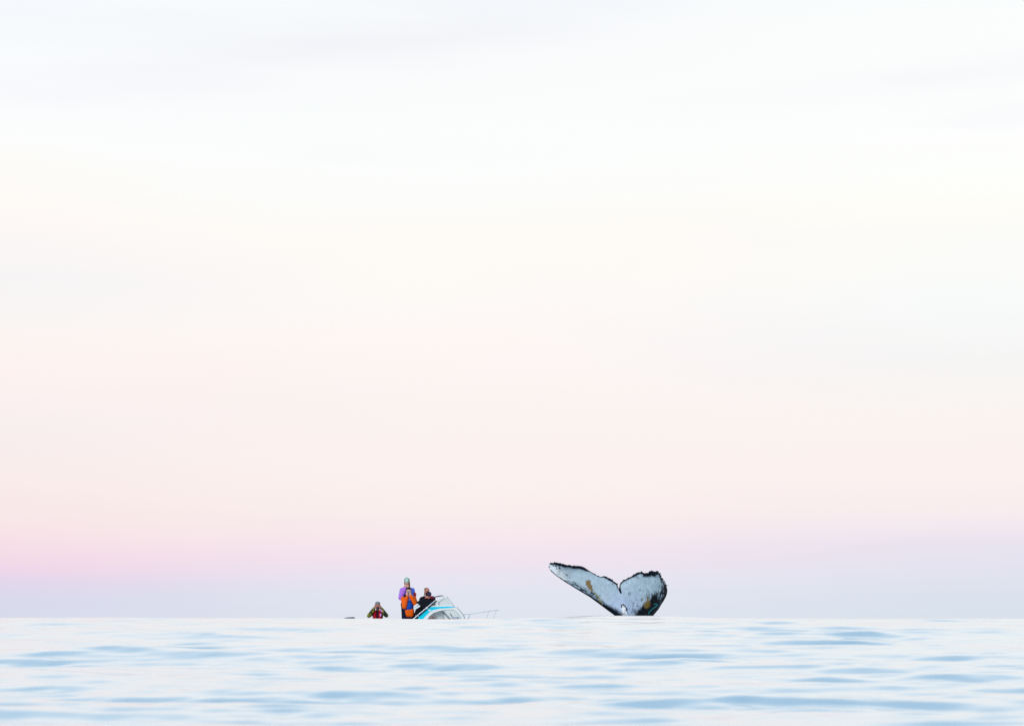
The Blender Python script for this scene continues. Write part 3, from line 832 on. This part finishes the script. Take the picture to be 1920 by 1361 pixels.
def torso(j, ex=0.03):
    SL, SR, HL, HR = (Vector(j[k]) for k in ('SL', 'SR', 'HL', 'HR'))
    ch = (SL + SR) / 2; hp = (HL + HR) / 2
    return [('c', SL, SR, 0.06 + ex), ('b', ch * 0.72 + hp * 0.28, (0.16 + ex, 0.11 + ex, 0.21)), ('b', ch * 0.38 + hp * 0.62, (0.14 + ex, 0.11 + ex, 0.2)), ('c', HL, HR, 0.10 + ex * .7),
            ('c', Vector(j['neck']) + Vector((0, 0.01, -0.03)), ch, 0.062, 0.09)]
def sleeve(j, s, ex=0.022):
    S_, E_, W_ = Vector(j['S' + s]), Vector(j['E' + s]), Vector(j['W' + s])
    return [('c', S_, E_, 0.055 + ex, 0.045 + ex), ('c', E_, E_ + (W_ - E_) * 0.93, 0.045 + ex, 0.03 + ex)]
def legs(j, ex=0.025, upto=1.0):
    o_ = []
    for s in 'LR':
        Hh, K, A_ = Vector(j['H' + s]), Vector(j['K' + s]), Vector(j['A' + s])
        o_ += [('c', Hh, K, 0.09 + ex, 0.06 + ex), ('c', K, A_, 0.06 + ex, 0.04 + ex)]
    return o_ + [('c', Vector(j['HL']), Vector(j['HR']), 0.10 + ex)]
def boots(p, j, m):
    for s in 'LR':
        A_ = Vector(j['A' + s])
        cloth(p, 'boot', [('c', A_ + Vector((0, 0.01, 0.1)), A_ + Vector((0, 0.01, -0.02)), 0.062, 0.055), ('c', A_ + Vector((0, 0.03, -0.045)), A_ + Vector((0, -0.16, -0.055)), 0.048, 0.042)], m)

def stand(base, hip, sp=0.09):
    x, y, z = base
    return dict(HL=(x - sp, y, z + hip), HR=(x + sp, y, z + hip), KL=(x - sp - .01, y - 0.02, z + hip * 0.53), KR=(x + sp + .01, y - 0.02, z + hip * 0.53),
                AL=(x - sp - .02, y + 0.02, z + 0.09), AR=(x + sp + .02, y + 0.02, z + 0.09))

def photo_camera(loc, label, size=1.0, tilt=0.0, lensr=0.038, lensl=0.10, bodym=None, body=(0.14, 0.07, 0.10)):
    t_ = thing('camera', loc, label, 'camera', 'cameras held up by the people in the boat')
    t_.rotation_euler = (0, 0, tilt); t_.scale = (size,) * 3
    bm = bmesh.new(); box(bm, (0, 0, 0), body, None, 0.012); box(bm, (0, 0, body[2] * .6), (0.06, 0.05, 0.04), None, 0.01)
    obj('camera_body', bm, bodym or black, t_)
    bm = bmesh.new(); capsule(bm, (0, -0.03, 0), (0, -0.04 - lensl, 0), lensr, lensr * 1.15, 20, False); ln = obj('lens', bm, black, t_, False)
    bm = bmesh.new(); ball(bm, (0, -0.042 - lensl, 0), (lensr * .9, 0.006, lensr * .9)); obj('front_glass', bm, mat('coated_glass', (0.05, 0.03, 0.09), 0.1), ln, True)
    return t_

GP = 'people standing and sitting in the boat'
# --- woman in lilac, at the back, tallest
lilac = mat('lilac_shell', (0.50, 0.20, 0.82), 0.6, bump=0.3); blue = mat('bright_blue_shell', (0.07, 0.16, 0.72), 0.6, bump=0.3)
navy = mat('navy_shell', (0.006, 0.010, 0.04), 0.7, bump=0.3); red = mat('red_shell', (0.62, 0.03, 0.03), 0.6, bump=0.3)
brown_h = mat('brown_hair', (0.16, 0.075, 0.025), 0.7, scale=60, var=0.4); mint = mat('mint_white_knit', (0.55, 0.72, 0.65), 0.9, bump=0.8, scale=40)
green = mat('green_knit', (0.03, 0.38, 0.20), 0.9, bump=0.8, scale=40)
D = 78.62
hd = pt(763, 1091.5, D); x, z = hd.x, hd.z
base = (x + 0.01, D, 0.60)
j = dict(base=base, head=hd, neck=(x + 0.01, D + 0.02, z - 0.17), SL=(x - 0.15, D, z - 0.26), SR=(x + 0.17, D, z - 0.26),
         EL=(x - 0.20, D - 0.10, z - 0.50), ER=(x + 0.22, D - 0.10, z - 0.49), WL=(x - 0.055, D - 0.17, z - 0.19), WR=(x + 0.05, D - 0.17, z - 0.20),
         dL=(0.15, 0.1, 1), dR=(-0.2, 0.1, 1), nL=(0.4, 0.8, 0), nR=(-0.4, 0.8, 0), **stand(base, 0.84))
p, h, Rz = person('tallest person with green and white hat, long hair and lilac jacket', j, skin, GP)
cloth(p, 'jacket', torso(j), blue)
cloth(p, 'sleeve', sleeve(j, 'L', 0.034) + [('b', Vector((x - 0.11, D - 0.07, z - 0.33)), (0.12, 0.10, 0.15)), ('c', Vector((x - 0.05, D - 0.05, z - 0.21)), Vector(j['SL']) + Vector((0, -0.04, 0.0)), 0.07, 0.085)], lilac, label='lilac sleeve and shoulder')
cloth(p, 'sleeve', sleeve(j, 'R', 0.030), blue, label='blue sleeve')
cloth(p, 'cuff', [('c', Vector(j['ER']) + Vector((0.02, -0.01, 0.02)), Vector(j['ER']) + Vector((0.035, -0.01, 0.11)), 0.062, 0.058)], red)
cloth(p, 'collar', [('c', Vector((x - 0.05, D - .07, z - 0.20)), Vector((x - 0.13, D - 0.05, z - 0.23)), 0.03, 0.03)], red)
cloth(p, 'trousers', legs(j), blackf); boots(p, j, black)
cloth(p, 'hair', [('b', h(0, 0.03, 0.03), (0.088, 0.09, 0.10)), ('c', h(0.066, 0.0, 0.0), h(0.085, -0.05, -0.22), 0.034, 0.035), ('c', h(-0.066, 0.0, 0.0), h(-0.06, -0.03, -0.13), 0.028, 0.02), ('c', h(0.0, 0.06, 0), h(0.0, 0.08, -0.24), 0.08, 0.05)], brown_h)
cloth(p, 'hat', [('b', h(0, 0.02, 0.075), (0.094, 0.10, 0.075)), ('c', h(-0.01, 0.01, 0.10), h(-0.015, 0.01, 0.155), 0.05, 0.018)], green)
cloth(p, 'hat_panel', [('b', h(0.002, -0.05, 0.078), (0.055, 0.048, 0.062)), ('b', h(0.0, -0.082, 0.04), (0.048, 0.02, 0.035))], mint)
photo_camera(Vector(h(0.0, -0.15, 0.0)), 'small pale camera held to the face of the highest person in lilac', 0.62, 0, 0.02, 0.01, mint, (0.12, 0.03, 0.10))

# --- man in orange and blue
orange = mat('orange_shell', (0.95, 0.135, 0.004), 0.6, bump=0.3, var=0.06); royal = mat('royal_blue_bib', (0.008, 0.09, 0.52), 0.6, bump=0.4, var=0.25)
blk_h = mat('black_hair', (0.012, 0.010, 0.010), 0.5)
D = 78.05
hd = pt(766.5, 1108, D); x, z = hd.x, hd.z
base = (x - 0.01, D, 0.20)
j = dict(base=base, head=hd, neck=(x, D + 0.02, z - 0.15), SL=(x - 0.17, D, z - 0.25), SR=(x + 0.16, D, z - 0.24),
         EL=(x - 0.135, D - 0.17, z - 0.50), ER=(x + 0.225, D - 0.12, z - 0.42), WL=(x - 0.065, D - 0.20, z - 0.17), WR=(x + 0.07, D - 0.2, z - 0.165),
         dL=(0.15, 0.1, 1), dR=(-0.2, 0.1, 1), nL=(0.5, 0.8, 0), nR=(-0.5, 0.8, 0), **stand(base, 0.90, 0.10))
p, h, Rz = person('person with short black hair in orange jacket sleeves, blue bib and orange trousers', j, skin, GP)
cloth(p, 'jacket', torso(j, 0.02), navy)
cloth(p, 'bib', [('b', Vector((x + .01, D - 0.075, z - 0.40)), (0.135, 0.10, 0.22)), ('b', Vector((x - 0.02, D - 0.06, z - 0.53)), (0.185, 0.115, 0.10))], royal)
cloth(p, 'sleeve', sleeve(j, 'L', 0.036), orange); cloth(p, 'sleeve', sleeve(j, 'R', 0.034), orange)
cloth(p, 'chest_strap', [('c', Vector((x - 0.11, D - 0.155, z - 0.345)), Vector((x + 0.11, D - 0.155, z - 0.345)), 0.018)], black, 0.008)
cloth(p, 'badge', [('b', Vector((x + 0.02, D - 0.152, z - 0.27)), (0.025, 0.012, 0.014))], seatw, 0.006)
cloth(p, 'pocket', [('b', Vector((x - 0.08, D - 0.15, z - 0.56)), (0.05, 0.02, 0.02))], black, 0.008)
cloth(p, 'pocket', [('b', Vector((x + 0.07, D - 0.15, z - 0.53)), (0.04, 0.02, 0.018))], black, 0.008)
cloth(p, 'trousers', [('c', Vector((x + .03 + q_, D - .07, z - 0.63)), Vector((x + 0.03 + q_ * .9, D - .07, z - 0.76)), 0.085, 0.08) for q_ in (-0.065, 0.0, 0.065)] + [], orange); cloth(p, 'waders', legs(j, 0.02), navy); boots(p, j, black)
cloth(p, 'hair', [('b', h(0, 0.03, 0.058), (0.088, 0.095, 0.078)), ('b', h(0, -0.03, 0.088), (0.07, 0.06, 0.042)), ('b', h(0.01, -0.03, 0.12), (0.03, 0.04, 0.02))], blk_h)
cloth(p, 'glasses', [('c', h(-0.05, -0.092, 0.0), h(0.05, -0.092, 0.0), 0.014)], greyc, 0.007)
cloth(p, 'glove', [('b', Vector(j['WL']) + Vector((-0.05, -0.03, 0.02)), (0.04, 0.04, 0.06))], navy, 0.01)
photo_camera(Vector(h(-0.005, -0.16, -0.05)), 'pale grey camera held at the chin of the person in orange', 0.6, 0, 0.025, 0.02, greyc, (0.12, 0.04, 0.07))

# --- person in black with red, behind the grab rail
blond = mat('light_brown_hair', (0.28, 0.15, 0.07), 0.7, scale=60, var=0.4); crimson = mat('crimson_shell', (0.55, 0.005, 0.03), 0.6, bump=0.3); maroon = mat('maroon_shell', (0.13, 0.004, 0.015), 0.7, bump=0.3)
D = 78.15
hd = pt(800.5, 1108, D); x, z = hd.x, hd.z
base = (x - 0.1, D, 0.20)
j = dict(base=base, head=hd, neck=(x + 0.0, D + 0.02, z - 0.15), SL=(x - 0.15, D, z - 0.27), SR=(x + 0.18, D, z - 0.25),
         EL=(x - 0.24, D - 0.14, z - 0.42), ER=(x + 0.20, D - 0.14, z - 0.42), WL=(x - 0.075, D - 0.26, z - 0.20), WR=(x + 0.10, D - 0.28, z - 0.26),
         dL=(1, -0.1, 0.02), dR=(-0.7, -0.1, 0.7), nL=(0, -0.6, 0.8), nR=(0, 0.8, 0.1), **stand(base, 0.88))
p, h, Rz = person('person in black and crimson jacket with light brown hair, beside the windscreen', j, skin2, GP)
cloth(p, 'jacket', torso(j, 0.04) + [('c', Vector((x - 0.12, D, z - 0.36)), Vector((x - 0.34, D - .05, z - 0.46)), 0.12, 0.06)], blackf)
cloth(p, 'sleeve', sleeve(j, 'L', 0.03), blackf); cloth(p, 'sleeve', sleeve(j, 'R', 0.03), blackf)
cloth(p, 'shoulder_panel', [('c', Vector((x + 0.10, D - 0.09, z - 0.185)), Vector((x + 0.19, D - 0.07, z - 0.23)), 0.05, 0.038)], crimson)
cloth(p, 'chest_panel', [('c', Vector((x - 0.07, D - 0.20, z - 0.35)), Vector((x - 0.04, D - 0.19, z - 0.50)), 0.05, 0.045)], maroon)
cloth(p, 'glove', [('c', Vector((x + 0.14, D - 0.22, z - 0.37)), Vector((x + 0.13, D - 0.24, z - 0.44)), 0.028, 0.022)], skin2, 0.01)
cloth(p, 'trousers', legs(j), blackf); boots(p, j, black)
cloth(p, 'hair', [('b', h(0, 0.03, 0.03), (0.084, 0.092, 0.085)), ('b', h(-0.02, 0.0, 0.06), (0.078, 0.07, 0.055)), ('c', h(-0.065, 0.0, -0.02), h(-0.085, -0.02, -0.15), 0.024, 0.015)], blond)
photo_camera(Vector(h(0.04, -0.20, -0.095)), 'large black camera with a long lens, held by the person beside the windscreen', 1.05, 0.25, 0.06, 0.16)

# --- seated person in olive camouflage at the stern
camo_m = bpy.data.materials.new('camouflage_cloth'); camo_m.use_nodes = True
n = camo_m.node_tree.nodes; l = camo_m.node_tree.links; b = n['Principled BSDF']; b.inputs['Roughness'].default_value = 0.85
t_ = n.new('ShaderNodeTexCoord'); z_ = n.new('ShaderNodeTexNoise'); z_.inputs['Scale'].default_value = 11; z_.inputs['Detail'].default_value = 1.5
r_ = n.new('ShaderNodeValToRGB'); r_.color_ramp.interpolation = 'CONSTANT'; e = r_.color_ramp.elements
e[0].color = (0.012, 0.02, 0.006, 1); e[1].position = 0.47; e[1].color = (0.09, 0.10, 0.012, 1); e.new(0.54).color = (0.34, 0.31, 0.02, 1); e.new(0.62).color = (0.03, 0.04, 0.01, 1)
l.new(t_.outputs['Object'], z_.inputs['Vector']); l.new(z_.outputs['Fac'], r_.inputs[0]); l.new(r_.outputs[0], b.inputs['Base Color'])
grey_k = mat('grey_knit', (0.20, 0.26, 0.28), 0.9, bump=0.8, scale=40); pink = mat('pink_fleece', (0.80, 0.30, 0.72), 0.8); vest_d = mat('dark_plum_vest', (0.03, 0.006, 0.02), 0.7)
deep_red = mat('deep_red_vest', (0.42, 0.004, 0.02), 0.6, bump=0.3); skin3 = mat('skin_brown', (0.42, 0.17, 0.13), 0.5)
D = 77.95
hd = pt(708, 1134.5, D); x, z = hd.x, hd.z
base = (x, D, 0.20); sz = 0.66
j = dict(base=base, head=hd, neck=(x + 0.0, D + 0.03, z - 0.14), SL=(x - 0.17, D + .03, z - 0.23), SR=(x + 0.18, D + .03, z - 0.23),
         EL=(x - 0.27, D - 0.15, z - 0.335), ER=(x + 0.29, D - 0.15, z - 0.325), WL=(x - 0.10, D - 0.20, z - 0.10), WR=(x + 0.12, D - 0.20, z - 0.09),
         dL=(0.75, -0.1, 0.75), dR=(-0.75, -0.1, 0.75), nL=(0.3, 0.8, -0.3), nR=(-0.3, 0.8, -0.3),
         HL=(x - 0.1, D + 0.03, sz + 0.1), HR=(x + 0.1, D + 0.03, sz + 0.1), KL=(x - 0.14, D - 0.40, sz + 0.08), KR=(x + 0.14, D - 0.40, sz + 0.08), AL=(x - 0.14, D - 0.42, 0.29), AR=(x + 0.14, D - 0.42, 0.29))
p, h, Rz = person('seated person in grey hat, camouflage sleeves and red vest at the left', j, skin3, GP)
cloth(p, 'jacket', torso(j, 0.015), vest_d)
cloth(p, 'sleeve', sleeve(j, 'L', 0.024), camo_m); cloth(p, 'sleeve', sleeve(j, 'R', 0.024), camo_m)
for s_, w_ in ((-1, 0.052), (1, 0.050)):
    cloth(p, 'vest_panel', [('c', Vector((x + s_ * 0.085 - .005, D - 0.07, z - 0.20)), Vector((x + s_ * 0.085 - 0.0, D - 0.10, z - 0.46)), w_, w_ + 0.008)], deep_red)
cloth(p, 'trousers', legs(j), blackf); boots(p, j, black)
cloth(p, 'cuff', [('c', Vector((x + 0.10, D - 0.20, z - 0.10)), Vector((x + 0.155, D - 0.215, z - 0.185)), 0.03, 0.036)], pink)
cloth(p, 'patch', [('b', Vector((x + 0.105, D - 0.165, z - 0.31)), (0.035, 0.02, 0.05))], pink, 0.008)
cloth(p, 'hair', [('b', h(0, 0.03, 0.01), (0.085, 0.085, 0.10)), ('c', h(-0.07, -0.01, 0), h(-0.085, -0.02, -0.08), 0.022, 0.015)], brown_h)
cloth(p, 'hat', [('b', h(0, 0.015, 0.065), (0.086, 0.098, 0.062))], grey_k)
photo_camera(Vector(h(0.02, -0.19, -0.075)), 'dark camera held to the face of the seated person in camouflage', 0.8, 0.0, 0.035, 0.07, mat('plum_plastic', (0.10, 0.07, 0.10), 0.5))
